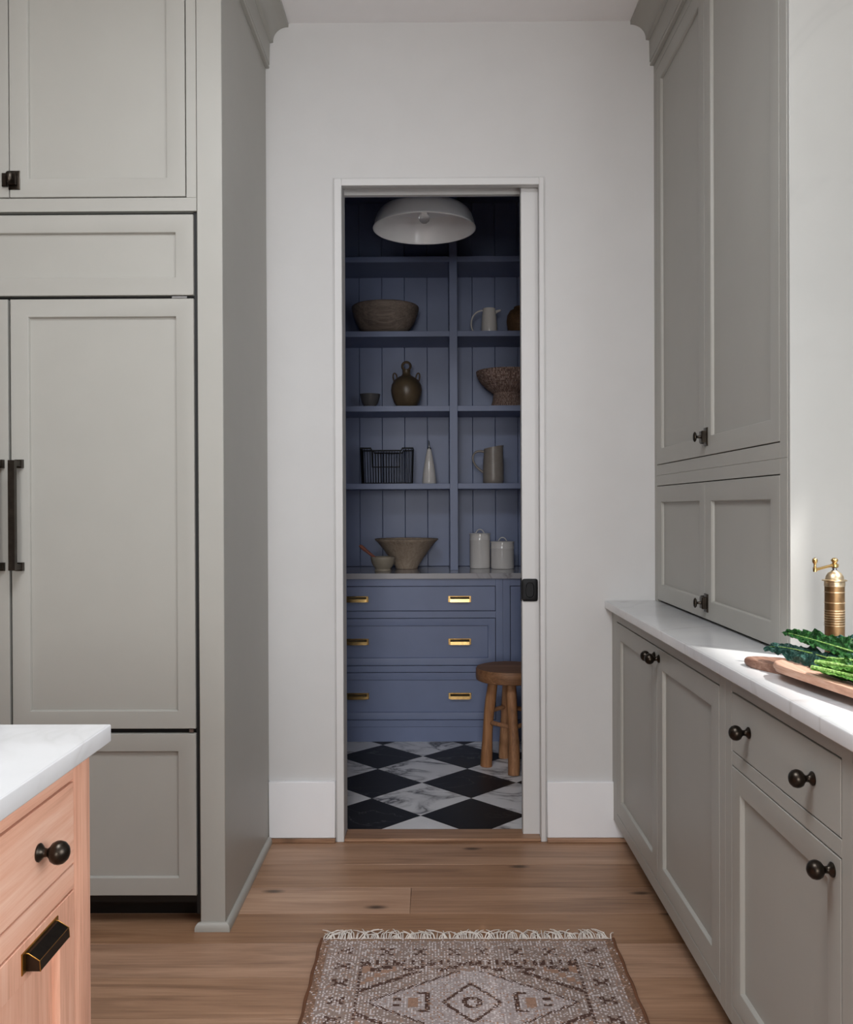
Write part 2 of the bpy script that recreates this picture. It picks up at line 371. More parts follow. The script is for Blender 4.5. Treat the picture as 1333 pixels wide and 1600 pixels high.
# trims
b = newbm()
box(b, -0.369, OL, 3.352, YW, 0.0, 2.5145, 0.002); box(b, OR_, 0.4255, 3.352, YW, 0.0, 2.5145, 0.002); box(b, OL-0.001, OR_+0.001, 3.352, YW, OH, 2.5145, 0.002)
box(b, -0.373, -0.369, 3.358, YW, 0.0, 2.5185, 0.001); box(b, 0.4255, 0.4295, 3.358, YW, 0, 2.5185, 0.001); box(b, -0.37, 0.427, 3.358, YW, 2.5145, 2.5185, 0.001)
struct('trim_1', b, 'trim', 'slim white casing around the pantry doorway', 'door casing')
struct('trim_2', box(newbm(), OL, OR_, 3.353, YW2-0.021, 0.0, 0.013, 0.003), 'oak_floor', 'oak threshold strip in the pantry doorway', 'threshold')
struct('baseboard_left', box(newbm(), -0.626, -0.3735, 3.348, YW, 0.017, 0.231, 0.002), 'baseboard', 'tall white baseboard between grey cabinet and doorway', 'baseboard')
struct('baseboard_right', box(newbm(), 0.430, 0.79, 3.348, YW, 0.017, 0.228, 0.002), 'baseboard', 'tall white baseboard between doorway and grey base cabinet', 'baseboard')
struct('trim_3', box(newbm(), -0.626, -0.3735, 3.343, YW, 0.0, 0.0165, 0.002), 'oak_floor', 'thin oak strip under the baseboard left of the doorway', 'floor trim')
struct('trim_4', box(newbm(), 0.430, 0.79, 3.343, YW, 0.0, 0.0165, 0.002), 'oak_floor', 'thin oak strip under the baseboard right of the doorway', 'floor trim')
# sliding pocket door
d = struct('door_1', box(newbm(), 0.342, 1.20, 3.400, 3.440, 0.012, 2.53, 0.002), 'trim', 'white sliding pocket door partly pulled out of the wall', 'door')
b = newbm(); F = FY(3.400); u0, u1, v0, v1 = 0.3405, 0.4035, 0.906, 0.995
n = 32; uc, vc = 0.374, 0.951
def rr(k, a, bb, e): # superellipse
    t = 2*PI*k/n; c_, s_ = math.cos(t), math.sin(t)
    return (uc + (u0+u1-2*uc)/2*0 + math.copysign(abs(c_)**e, c_)*a, vc + math.copysign(abs(s_)**e, s_)*bb)
ringd = [(0.0305, 0.0435, 0.22, 0.0), (0.0305, 0.0435, 0.22, 0.004), (0.029, 0.042, 0.25, 0.005), (0.0165, 0.029, 0.75, 0.005), (0.0155, 0.028, 0.75, 0.003), (0.0145, 0.027, 0.75, 0.0005)]
rings = [[b.verts.new(F(rr(k, a, c_, e)[0]-0.002, rr(k, a, c_, e)[1], w_)) for k in range(n)] for a, c_, e, w_ in ringd]
for a, c_ in zip(rings, rings[1:]):
    for k in range(n): b.faces.new((a[k], a[(k+1) % n], c_[(k+1) % n], c_[k]))
b.faces.new(rings[-1]); box(b, 0.3395, 0.342, 3.402, 3.438, 0.908, 0.994)
fp = obj('flush_pull', b, 'blackmetal', d); fp['label'] = 'black flush pull'

# ================================================================== CABINET PARTS
DOORP = lambda s: [(0, -0.018), (0, -0.001), (0.001, 0.0), (s-0.0035, 0.0), (s-0.0025, -0.0008), (s, -0.0100), (s, -0.014)]
def shaker(name, F, u0, u1, v0, v1, s, mat, parent, panelmat=None):
    d_ = obj(name, rloops(newbm(), F, u0, u1, v0, v1, DOORP(s)), mat, parent)
    obj('panel', rloops(newbm(), F, u0, u1, v0, v1, [(s-0.012, -0.018), (s-0.012, -0.0105)], True, True), panelmat or mat, d_)
    return d_
def slabfront(name, F, u0, u1, v0, v1, mat, parent):
    return obj(name, rloops(newbm(), F, u0, u1, v0, v1, [(0, -0.018), (0, -0.001), (0.001, 0)], True, True), mat, parent)
def knob(F, u, v, parent, s=1.0, mat='bronze'):
    b = newbm(); pr = [(0, 0), (0.0125, 0), (0.013, 0.002), (0.010, 0.005), (0.0065, 0.008), (0.0058, 0.013), (0.0085, 0.0165), (0.0135, 0.020), (0.0162, 0.0255), (0.0165, 0.030), (0.0148, 0.036), (0.010, 0.041), (0.005, 0.0432), (0, 0.0438)]
    o_, eu, ev, ew = (Vector(F(*q)) for q in ((u, v, 0), (u+1, v, 0), (u, v+1, 0), (u, v, 1)))
    A = Matrix((eu-o_, ev-o_, ew-o_)).transposed()
    lathe(b, [(r*s, z*s) for r, z in pr], 24, o_, A)
    return obj('knob', b, mat, parent, smooth=50)
def cup_pull(F, u, v, parent, wd, ht, mat, edge):
    b = newbm(); rloops(b, F, u-wd/2, u+wd/2, v-ht/2, v+ht/2, [(0, 0), (0, 0.0015), (0.0008, 0.0022)], False, True)
    hw = wd/2*0.80; t = ht/2; k = 0.0022; plate_bm = b
    b = newbm()
    outer = [(t*0.80, k), (t*0.76, 0.006), (t*0.10, 0.021), (-t*0.88, 0.022)]
    inner = [(-t*0.88, 0.0195), (t*0.02, 0.0187), (t*0.58, 0.006), (t*0.60, k)]
    prism(b, [(v+a, c) for a, c in outer+inner], u-hw, u+hw, F)
    for sg in (-1, 1):
        prism(b, [(v+a, c) for a, c in outer + [(-t*0.88, k)]], u+sg*hw, u+sg*(hw+0.002), F)
    if mat != edge:
        for sg in (-1, 1): tube(plate_bm, [F(u+sg*(hw+0.002), v+a, c) for a, c in outer], 0.0007, 6)
        tube(plate_bm, [F(u+sg*(hw+0.002), v+outer[2][0], outer[2][1]) for sg in (-1, 1)], 0.0005, 6)
    obj('pull_plate', plate_bm, edge, parent)
    c_ = obj('cup_pull', b, mat, parent, smooth=20)
    return c_
def latch(F, u, v, parent, sg, s=1.0):
    """cupboard latch: plate and case with oval turn on one door, catch on the other"""
    b = newbm()
    rloops(b, F, u-0.004, u+0.030, v-0.028, v+0.028, [(0, 0), (0, 0.003), (0.002, 0.004)], False, True) if sg > 0 else rloops(b, F, u-0.030, u+0.004, v-0.028, v+0.028, [(0, 0), (0, 0.003), (0.002, 0.004)], False, True)
    a0, a1 = (u-0.002, u+0.024) if sg > 0 else (u-0.024, u+0.002)
    rloops(b, F, a0, a1, v-0.018, v+0.018, [(0, 0.003), (0, 0.016), (0.002, 0.018)], False, True)
    a2, a3 = (u-0.022, u-0.006) if sg > 0 else (u+0.006, u+0.022)
    rloops(b, F, a2, a3, v-0.020, v+0.020, [(0, 0), (0, 0.008), (0.002, 0.010)], False, True)
    um = (a0+a1)/2
    o_, eu, ev, ew = (Vector(F(*q)) for q in ((um, v, 0), (um+1, v, 0), (um, v+1, 0), (um, v, 1)))
    A = Matrix((eu-o_, ev-o_, ew-o_)).transposed()
    lathe(b, [(0.007, 0.017), (0.0045, 0.021), (0.004, 0.028), (0.006, 0.031)], 16, o_, A)
    A2 = A @ Matrix(((0.62, 0, 0), (0, 1.0, 0), (0, 0, 1)))
    lathe(b, [(0, 0.0305), (0.012, 0.031), (0.0155, 0.034), (0.0150, 0.037), (0.010, 0.0395), (0, 0.040)], 24, o_, A2)
    return obj('latch', b, 'bronze', parent, smooth=35)
CROWN = [(0.0, 2.936), (0.0125, 2.936), (0.0145, 2.939), (0.0135, 2.944), (0.0105, 2.9465), (0.0105, 2.949), (0.0150, 2.951), (0.0165, 3.0316), (0.0295, 3.0345), (0.0295, 3.040)] + \
        [(0.0295 + 0.0575*(1-math.cos(a)), 3.040 + 0.0525*math.sin(a)) for a in [PI/2*k/10 for k in range(1, 11)]] + [(0.0875, ZC-0.001), (0.0, ZC-0.001)]
def sweep(name, prof, path, parent, mat, caps=True):
    """path: list of functions o -> (x, y) giving the mitred offset line"""
    b = newbm(); cols = [[b.verts.new((*p(o), z)) for o, z in prof] for p in path]; n_ = len(prof)
    for a, c in zip(cols, cols[1:]):
        for i in range(n_): b.faces.new((a[i], a[(i+1) % n_], c[(i+1) % n_], c[i]))
    if caps: b.faces.new(cols[0]); b.faces.new(cols[-1])
    return obj(name, b, mat, parent, smooth=30)

# ---------------------------------------------------------------- tall refrigerator surround
YF = 2.655; XS = -0.627; F = FY(YF)
t = thing('refrigerator_cabinet', (-1.268, 3.0, 0), 'tall grey painted cabinet surround with crown moulding enclosing the refrigerator', 'cabinet')
obj('end_panel', box(newbm(), -0.7035, XS, YF, YW-0.001, 0.0, 2.95, 0.002), 'sage', t)
obj('end_panel', box(newbm(), -1.91, -1.833, YF, YW-0.001, 0.0, 2.95, 0.002), 'sage', t)
b = newbm(); box(b, -1.832, -0.7045, YF+0.019, YW-0.002, 2.1612, ZC-0.001); obj('carcass', b, 'sage', t)
b = newbm()
box(b, -1.832, -0.7045, YF+0.0008, YF+0.0188, 2.1615, 2.2015, 0.0006); box(b, -1.832, -0.7045, YF+0.0008, YF+0.0188, 2.915, 2.95, 0.0006)
box(b, -0.7345, -0.7045, YF+0.0008, YF+0.0188, 2.2017, 2.9148, 0.0006); box(b, -1.832, -1.802, YF+0.0008, YF+0.0188, 2.2017, 2.9148, 0.0006)
obj('face_frame', b, 'sage', t)
F8 = FY(YF)
dl = shaker('door', F8, -1.7995, -1.2685, 2.205, 2.911, 0.058, 'sage', t)
dr = shaker('door', F8, -1.2655, -0.7375, 2.205, 2.911, 0.058, 'sage', t)
latch(F8, -1.264, 2.2555, dr, 1)
sweep('crown_moulding', CROWN, [lambda o: (-1.91, YF-o), lambda o: (XS+o, YF-o), lambda o: (XS+o, YW-0.001)], t, 'sage')
b = newbm(); box(b, -1.91, XS, YF+0.001, YW-0.002, 2.9505, ZC-0.002); obj('cornice_frieze', b, 'sage', t)
SHOE = [(0, 0.0005), (0.0145, 0.0005), (0.0145, 0.010), (0.0125, 0.017), (0.008, 0.0225), (0.003, 0.025), (0, 0.025)]
sweep('shoe_moulding', SHOE, [lambda o: (-0.7035-o, YF+0.0), lambda o: (-0.7035-o, YF-o), lambda o: (XS+o, YF-o), lambda o: (XS+o, 3.343)], t, 'sage')

# ---------------------------------------------------------------- refrigerator
t = thing('refrigerator', (-1.268, 3.0, 0), 'built-in refrigerator with grey panelled doors and bar handles in tall cabinet', 'refrigerator')
b = newbm(); box(b, -1.8325, -0.7045, YF+0.022, YW-0.02, 0.075, 2.1605); obj('body', b, 'black', t)
obj('toe_grille', box(newbm(), -1.83, -0.706, 2.766, 2.80, 0.0, 0.0748), 'black', t)
obj('bracket', box(newbm(), -0.716, -0.7045, YF+0.010, YF+0.10, 0.045, 2.16), 'black', t)
def fpanel(name, u0, u1, v0, v1): return shaker(name, FY(YF-0.002), u0, u1, v0, v1, 0.0555, 'sage', t)
fpanel('top_panel', -1.8215, -0.7145, 1.909, 2.1505)
f1 = fpanel('door', -1.8215, -1.2735, 0.6075, 1.8985)
f2 = fpanel('door', -1.2655, -0.7145, 0.6075, 1.8985)
fpanel('freezer_drawer', -1.8215, -0.7145, 0.105, 0.592)
b = newbm(); box(b, -0.780, -0.735, YF+0.002, YF+0.02, 1.9005, 1.9065); obj('hinge', b, 'steel', t)
b = newbm(); box(b, -0.735, -0.722, YF+0.002, YF+0.02, 0.5945, 0.6045); obj('hinge', b, 'steel', t)
Ff = FY(YF-0.002)
for dd, u in ((f2, -1.2395), (f1, -1.2975)):
    b = newbm()
    for v in (1.405, 1.0965):
        rloops(b, Ff, u-0.0125, u+0.0125, v-0.0125, v+0.0125, [(0, 0), (0, 0.008), (0.002, 0.010), (0.004, 0.010), (0.0055, 0.048)], False, True)
    rloops(b, lambda a, c, w_: Ff(a, w_, c), u-0.0095, u+0.0095, 0.041, 0.057, [(0, 1.088), (0, 1.4135)], True, True)
    obj('bar_handle', b, 'pewter', dd, smooth=30)

# ---------------------------------------------------------------- right base cabinets
XB = 0.6793; F = FX(XB); WTOP = 0.8838
def base_unit(y0, y1, label):
    t = thing('base_cabinet', (0.98, (y0+y1)/2, 0), label, 'cabinet')
    obj('carcass', box(newbm(), XB+0.021, XR-0.002, y0+0.001, y1-0.001, 0.086, WTOP-0.001), 'black', t)
    obj('toe_kick', box(newbm(), 0.795, 0.81, y0+0.001, y1-0.001, 0.0, 0.085), 'sage', t)
    return t
def frame_part(t, boxes):
    b = newbm()
    for u0, u1, v0, v1 in boxes: rloops(b, F, u0, u1, v0, v1, [(0, -0.02), (0, -0.0012), (0.0007, -0.0004)], True, True)
    obj('face_frame', b, 'sage', t)
y0, y1 = 2.0655, 3.3645
t = base_unit(y0, y1, 'grey two-door base cabinet next to the white wall')
frame_part(t, [(3.281, y1, 0.086, WTOP), (y0, 2.1055, 0.086, WTOP), (2.1057, 3.2808, 0.845, WTOP), (2.1057, 3.2808, 0.086, 0.1295)])
d1 = shaker('door', F, 2.6945, 3.2778, 0.1325, 0.8415, 0.062, 'sage', t); knob(F, 2.720, 0.811, d1)
d2 = shaker('door', F, 2.1087, 2.6915, 0.1325, 0.8415, 0.062, 'sage', t); knob(F, 2.667, 0.811, d2)
def drawer_unit(y0, y1, label):
    t = base_unit(y0, y1, label)
    a, c = y0+0.037, y1-0.0425
    frame_part(t, [(c, y1, 0.086, WTOP), (y0, a, 0.086, WTOP), (a+0.0002, c-0.0002, 0.849, WTOP), (a+0.0002, c-0.0002, 0.681, 0.712), (a+0.0002, c-0.0002, 0.086, 0.1295)])
    dw = slabfront('drawer', F, a+0.003, c-0.003, 0.715, 0.8455, 'sage', t); knob(F, y1-0.1565, 0.781, dw); knob(F, y0+0.1475, 0.781, dw)
    do = shaker('door', F, a+0.003, c-0.003, 0.1325, 0.678, 0.054, 'sage', t); knob(F, y0+0.0707, 0.649, do)
drawer_unit(1.4406, 2.0651, 'grey base cabinet with one wide drawer over a door, two knobs on the drawer')
t = base_unit(-0.69, 1.4402, 'long grey base cabinet run continuing towards the camera beyond the drawer unit')
frame_part(t, [(-0.69, 1.4402, 0.086, WTOP)])
b = newbm(); poly_slab(b, [(0.6515, -0.7), (XR-0.001, -0.7), (XR-0.001, 3.3645), (0.6515, 3.3645)], 0.884, 0.914, 0.004, 3)
tag(obj('worktop', b, 'quartz'), 'white stone worktop on the right-hand grey base cabinets', 'worktop')

# ---------------------------------------------------------------- right upper cabinets
XU = 0.8424; F = FX(XU); YE = 2.1105
def upper(name, z0, z1, dz0, dz1, label):
    t = thing(name, (1.07, 2.74, z0), label, 'cabinet')
    obj('carcass', box(newbm(), XU+0.021, XR-0.002, YE+0.001, 3.364, z0+0.001, z1-0.0005), 'black', t)
    b = newbm()
    fr = [(3.332, 3.3645, z0, z1), (YE, 2.1535, z0, z1), (2.1537, 3.3318, dz1+0.003, z1)]
    if dz0 - z0 > 0.02: fr.append((2.1537, 3.3318, z0, dz0-0.003))
    for u0, u1, v0, v1 in fr: rloops(b, F, u0, u1, v0, v1, [(0, -0.02), (0, -0.0012), (0.0007, -0.0004)], True, True)
    obj('face_frame', b, 'sage', t)
    a = shaker('door', F, 2.7470, 3.3290, dz0, dz1, 0.060, 'sage', t); c = shaker('door', F, 2.1562, 2.7442, dz0, dz1, 0.060, 'sage', t)
    return t, a, c
t, a, c = upper('wall_cabinet', 1.3852, ZC-0.002, 1.4265, 2.902, 'tall grey two-door wall cabinet with crown moulding over the counter cabinet')
latch(F, 2.7435, 1.4830, c, -1)
sweep('crown_moulding', CROWN, [lambda o: (XU-o, 3.3645), lambda o: (XU-o, YE)], t, 'sage')
t, a, c = upper('counter_cabinet', 0.9142, 1.3848, 0.922, 1.3440, 'low grey two-door cabinet standing on the white worktop')
latch(F, 2.7435, 0.972, c, -1)

# ---------------------------------------------------------------- island
XI = -0.556; F = FXP(XI); IY0, IY1 = -0.6, 1.4295
t = thing('island', (-1.1, 0.4, 0), 'pinkish oak kitchen island with drawer knob and dark cup pull', 'island')
obj('carcass', box(newbm(), -1.7, XI-0.021, IY0, IY1-0.021, 0.09, WTOP-0.001), 'black', t)
obj('plinth', box(newbm(), -1.65, XI-0.07, IY0+0.05, IY1-0.07, 0.0, 0.089), 'oak_island_h', t)
obj('corner_post', box(newbm(), XI-0.056, XI, 1.3645, IY1, 0.086, WTOP-0.0005, 0.005, ID, 2), 'oak_island_v', t)
obj('end_panel', box(newbm(), -1.7, XI-0.057, IY1-0.020, IY1-0.004, 0.086, WTOP-0.0005), 'oak_island_v', t)
obj('top_rail', box(newbm(), XI-0.02, XI-0.0008, IY0, 1.364, 0.8515, WTOP-0.0005, 0.001), 'oak_island_h', t)
obj('middle_rail', box(newbm(), XI-0.02, XI-0.0008, IY0, 1.364, 0.684, 0.7205, 0.001), 'oak_island_h', t)
obj('bottom_rail', box(newbm(), XI-0.02, XI-0.0008, IY0, 1.364, 0.086, 0.130, 0.001), 'oak_island_h', t)
for y0, y1 in ((0.98, 1.3615), (0.50, 0.94)):
    obj('stile', box(newbm(), XI-0.02, XI-0.0008, y0-0.04+0.003, y0-0.003, 0.1302, 0.8513, 0.001), 'oak_island_v', t)
    dw = slabfront('drawer', F, y0, y1, 0.7235, 0.848, 'oak_island_h', t); knob(F, y0+0.259, 0.786, dw, 1.0)
    do = shaker('door', F, y0, y1, 0.133, 0.681, 0.056, 'oak_island_v', t)
    cup_pull(F, y0+0.262, 0.655, do, 0.115, 0.029, 'bronze', 'bronze_edge')
b = newbm(); poly_slab(b, [(-1.75, -0.65), (-0.5325, -0.65), (-0.5325, 1.4565), (-1.75, 1.4565)], 0.884, 0.914, 0.003, 3)
tag(obj('island_worktop', b, 'quartz'), 'white stone worktop on the pinkish oak island', 'worktop')

# ================================================================== PANTRY
YD = 4.793; F = FY(YD)
def pantry_base(x0, x1, label):
    t = thing('pantry_cabinet', ((x0+x1)/2, 5.08, 0), label, 'cabinet')
    obj('carcass', box(newbm(), x0+0.001, x1-0.001, YD+0.021, PYB-0.002, 0.0, WTOP-0.001), 'black', t)
    obj('plinth', box(newbm(), x0, x1, YD+0.002, YD+0.02, 0.0, 0.080, 0.001), 'blue', t)
    return t
def bframe(t, boxes, F=F):
    b = newbm()
    for u0, u1, v0, v1 in boxes: rloops(b, F, u0, u1, v0, v1, [(0, -0.02), (0, -0.0012), (0.0007, -0.0004)], True, True)
    obj('face_frame', b, 'blue', t)
x0, x1 = -0.645, 0.378
t = pantry_base(x0, x1, 'blue pantry base cabinet with three wide drawers and brass pulls')
a, c = x0+0.041, x1-0.0385
bframe(t, [(x0, a, 0.081, WTOP), (c, x1, 0.081, WTOP), (a+.0002, c-.0002, 0.844, WTOP), (a+.0002, c-.0002, 0.671, 0.7075), (a+.0002, c-.0002, 0.3775, 0.4115), (a+.0002, c-.0002, 0.081, 0.117)])
drs = [slabfront('drawer', F, a+.003, c-.003, 0.7105, 0.841, 'blue', t), shaker('drawer', F, a+.003, c-.003, 0.4145, 0.668, 0.041, 'blue', t), shaker('drawer', F, a+.003, c-.003, 0.120, 0.3745, 0.041, 'blue', t)]
for i, (dw, v) in enumerate(zip(drs, (0.773, 0.541, 0.246))):
    Fp = FY(YD if i == 0 else YD+0.0105)
    for u in (-0.411, 0.1445): cup_pull(Fp, u, v, dw, 0.124, 0.034, 'brass', 'brass')
x0, x1 = 0.3785, PXR-0.001
t = pantry_base(x0, x1, 'blue pantry base cabinet with panelled doors, mostly hidden behind the stool')
a, c = x0+0.0385, x1-0.04
bframe(t, [(x0, a, 0.081, WTOP), (c, x1, 0.081, WTOP), (a+.0002, c-.0002, 0.844, WTOP), (a+.0002, c-.0002, 0.081, 0.117)])
mid = (a+c)/2
shaker('door', F, a+.003, mid-.0015, 0.120, 0.841, 0.055, 'blue', t); shaker('door', F, mid+.0015, c-.003, 0.120, 0.841, 0.055, 'blue', t)
b = newbm(); box(b, PXL+0.001, -0.6455, YD+0.004, PYB-0.002, 0, WTOP-0.001); tag(obj('cabinet_filler', b, 'blue'), 'blue filler panel closing the gap beside the pantry drawers', 'filler panel')
b = newbm(); poly_slab(b, [(PXL+0.001, 4.774), (PXR-0.001, 4.774), (PXR-0.001, PYB-0.002), (PXL+0.001, PYB-0.002)], 0.884, 0.914, 0.0015, 1)
tag(obj('pantry_worktop', b, stone('grey_pantry_stone', (186, 184, 188), (120, 116, 116), 0.6, 0.13, 2.2, False, 0.03)), 'polished pale stone worktop on the blue pantry drawers', 'worktop')

t = thing('shelving_unit', (0.3, 5.18, 0.9142), 'blue open pantry shelving with grooved plank back above the worktop', 'shelves')
SY0, SY1 = 5.003, 5.347
gx = -0.0295 - 0.1363*6
k = 0
xs = []
x = -0.4381 - 0.1363*3
while x < PXR: xs.append(x); x += 0.1363
xs = [PXL+0.001] + [q for q in xs if PXL+0.02 < q < PXR-0.02] + [PXR-0.001]
for x0, x1 in zip(xs, xs[1:]):
    obj('plank', rloops(newbm(), FY(SY1+0.001), x0+0.0003, x1-0.0003, 0.9145, ZC-0.002, [(0, -0.012), (0, -0.003), (0.0025, 0.0)], True, True), 'blue', t)
DV = [(PXL+0.0015, PXL+0.040), (0.0985, 0.1432), (0.700, 0.745), (PXR-0.040, PXR-0.0015)]
for x0, x1 in DV: obj('divider', box(newbm(), x0, x1, SY0, SY1, 0.9145, ZC-0.002, 0.0012), 'blue', t)
for zt in (1.4053, 1.844, 2.2654, 2.6857):
    for (a0, a1), (c0, c1) in zip(DV, DV[1:]):
        obj('shelf', box(newbm(), a1-0.0, c0+0.0, SY0+0.0006, SY1, zt-0.0315, zt, 0.0012), 'blue', t)

# ---------------------------------------------------------------- pendant lamp
px_, py_, pz_ = -0.033, 4.10, 2.556
t = thing('pendant_lamp', (px_, py_, pz_), 'round grey-white enamel pendant lamp hanging in the pantry doorway', 'lamp')
prof = [(0.235, 0.0), (0.2365, 0.004), (0.2345, 0.008), (0.2285, 0.034), (0.219, 0.060), (0.207, 0.078), (0.190, 0.0915), (0.165, 0.101), (0.12, 0.108), (0.06, 0.112), (0.03, 0.114)]
obj('shade', lathe(newbm(), prof, 64, (px_, py_, pz_)), 'enamel_out', t, smooth=60)
obj('shade_lining', lathe(newbm(), [(r-0.0022, z+0.0004) for r, z in prof], 64, (px_, py_, pz_)), 'enamel_in', t, smooth=60)
b = newbm(); tube(b, [(px_+0.2355*math.cos(2*PI*k/64), py_+0.2355*math.sin(2*PI*k/64), pz_+0.001) for k in range(64)], 0.0028, 6, True); obj('rim', b, 'enamel_in', t)
obj('socket', lathe(newbm(), [(0, 0.114), (0.03, 0.114), (0.03, 0.098), (0.021, 0.092), (0.021, 0.082), (0, 0.082)], 24, (px_, py_, pz_)), 'ceramic', t)
obj('bulb', lathe(newbm(), [(0.012, 0.083), (0.014, 0.075), (0.022, 0.062), (0.026, 0.050), (0.022, 0.037), (0.012, 0.028), (0, 0.025)], 24, (px_, py_, pz_)), 'glass', t)
obj('stem', lathe(newbm(), [(0.03, 0.112), (0.022, 0.130), (0.008, 0.138), (0.008, ZC-pz_-0.02), (0.055, ZC-pz_-0.018), (0.06, ZC-pz_-0.001)], 20, (px_, py_, pz_)), 'blackmetal', t)

# ---------------------------------------------------------------- stool
sx, sy = 0.376, 4.342
t = thing('stool', (sx, sy, 0), 'rustic round wooden stool on the checkerboard floor beside the sliding door', 'stool')
b = newbm(); prof = [(0, 0.425), (0.158, 0.425), (0.164, 0.428), (0.167, 0.440), (0.1675, 0.460), (0.1665, 0.478), (0.163, 0.4855), (0.0, 0.487)]
lathe(b, prof, 48, (sx, sy, 0), None, False, 0.02, 3); obj('seat', b, 'stool_seat', t)
legs = [((0.379, 4.190), (0.378, 4.262)), ((0.254, 4.339), (0.292, 4.340)), ((0.362, 4.490), (0.366, 4.425)), ((0.500, 4.345), (0.462, 4.343))]
lp = []
for i, ((bx, by), (tx, ty)) in enumerate(legs):
    pts, rs = [], []
    for k in range(9):
        s = k/8; wob = 0.004*math.sin(5*s+i*2)
        pts.append((bx+(tx-bx)*s+wob, by+(ty-by)*s-wob*0.6, 0.001+s*0.43)); rs.append(0.0275-0.004*s+0.0018*math.sin(9*s+i))
    lp.append(pts); obj('leg', tube(newbm(), pts, rs, 12), 'stool_wood', t)
for i, j, k in ((0, 1, 4), (0, 3, 4), (1, 2, 5), (2, 3, 5)):
    a_, c_ = Vector(lp[i][k]), Vector(lp[j][k]); obj('stretcher', tube(newbm(), [a_.lerp(c_, s/4) for s in range(5)], 0.011, 10), 'stool_wood', t)

# ---------------------------------------------------------------- things on the shelves
def vessel(name, x, y, z, outer, mat, label, cat, thick=0.006, seg=48, group=None, parts=None, jit=0.0, seed=1):
    t = thing(name, (x, y, z), label, cat, group)
    inner = [(max(r-thick, 0.0), max(h, outer[0][1]+thick)) for r, h in reversed(outer) if r > thick*0.5]
    pr = [(0, outer[0][1])] + list(outer) + inner
    pr.append((0, inner[-1][1]))
    obj('body', lathe(newbm(), pr, seg, (x, y, z), None, False, jit, seed), mat, t, smooth=60)
    return t
Z1, Z2, Z3, Z0 = 1.4055, 1.8442, 2.2656, 0.9142
SYM = 5.15
# wooden bowl
vessel('wooden_bowl', -0.2715, 5.138, Z3+0.002, [(0.085, 0.0), (0.118, 0.010), (0.146, 0.035), (0.166, 0.070), (0.182, 0.110), (0.194, 0.150), (0.194, 0.160), (0.186, 0.166)], 'old_wood', 'wide weathered wooden bowl on the upper left pantry shelf', 'bowl', 0.014, 48, None, None, 0.03, 4)
# white jug
t = vessel('white_jug', 0.333, SYM, Z3, [(0.044, 0.0), (0.046, 0.004), (0.046, 0.05), (0.042, 0.11), (0.037, 0.15), (0.036, 0.156)], 'ceramic', 'small white ceramic jug with looping handle beside brown wooden pot', 'jug', 0.004)
h = [Vector((0.333-0.036, SYM, Z3+0.145))] + bez([(0.290, SYM, Z3+0.146), (0.215, SYM, Z3+0.135), (0.215, SYM, Z3+0.03), (0.258, SYM, Z3+0.007)], 18)[0:] + [Vector((0.290, SYM, Z3+0.016))]
obj('handle', tube(newbm(), h, 0.0045, 8), 'ceramic', t)
b = newbm(); tube(b, [(0.36, SYM, Z3+0.128), (0.378, SYM, Z3+0.140), (0.399, SYM, Z3+0.147)], [0.012, 0.009, 0.006], 10); obj('spout', b, 'ceramic', t)
# brown pot
t = vessel('wooden_pot', 0.520, SYM, Z3, [(0.055, 0.0), (0.068, 0.006), (0.081, 0.04), (0.086, 0.08), (0.082, 0.115), (0.066, 0.142), (0.045, 0.152), (0.043, 0.158)], 'brown_wood', 'rounded brown wooden pot half hidden by the sliding door', 'pot', 0.008)
b = lathe(newbm(), [(0.0405, 0.150), (0.044, 0.160), (0.04, 0.166), (0.012, 0.170), (0.008, 0.178), (0.0, 0.180)], 24, (0.520, SYM, Z3)); obj('lid', b, 'brown_wood', t)
# small bowl
vessel('small_bowl', -0.359, 5.12, Z2, [(0.030, 0.0), (0.034, 0.003), (0.034, 0.010), (0.046, 0.030), (0.054, 0.055), (0.0585, 0.076), (0.060, 0.080)], 'dark_ceramic', 'small dark ceramic bowl next to the ring-handled jug', 'bowl', 0.004)
# ring jug
jx = -0.149
t = vessel('clay_jug', jx, SYM, Z2, [(0.045, 0.0), (0.052, 0.004), (0.072, 0.035), (0.086, 0.075), (0.091, 0.105), (0.087, 0.135), (0.070, 0.165), (0.045, 0.183), (0.028, 0.192), (0.022, 0.205), (0.0245, 0.222)], 'jug_glaze', 'olive brown round clay jug with a ring handle on top', 'jug', 0.006)
b = newbm(); tube(b, [(jx+0.0235*math.cos(2*PI*k/24), SYM, Z2+0.246+0.0235*math.sin(2*PI*k/24)) for k in range(24)], 0.0075, 8, True); obj('ring_handle', b, 'jug_glaze', t)
for sg in (-1, 1):
    obj('ear_handle', tube(newbm(), bez([(jx+sg*0.072, SYM, Z2+0.158), (jx+sg*0.090, SYM, Z2+0.215), (jx+sg*0.058, SYM, Z2+0.222), (jx+sg*0.054, SYM, Z2+0.172)], 12), 0.0042, 8), 'jug_glaze', t)
# woven basket
bx_ = 0.4375; pr = []
for k in range(41):
    s = k/40; hgt = 0.214*s
    if hgt < 0.085:
        q = hgt/0.085; r = 0.098 - 0.018*math.sin(q*PI*0.5)
    else:
        q = (hgt-0.085)/0.129; r = 0.080 + 0.100*math.sin(q*PI*0.5)**0.85
    pr.append((r + (0.0022 if k % 2 else -0.0006), hgt))
t = thing('woven_basket', (bx_, 5.16, Z2), 'wide coiled straw basket on a flared foot beside the sliding door', 'basket')
inner = [(r-0.012, max(h_, 0.095)) for r, h_ in reversed(pr) if h_ >= 0.09]
obj('body', lathe(newbm(), [(0, 0.0)] + pr + inner + [(0, 0.095)], 64, (bx_, 5.16, Z2)), 'woven', t, smooth=25)
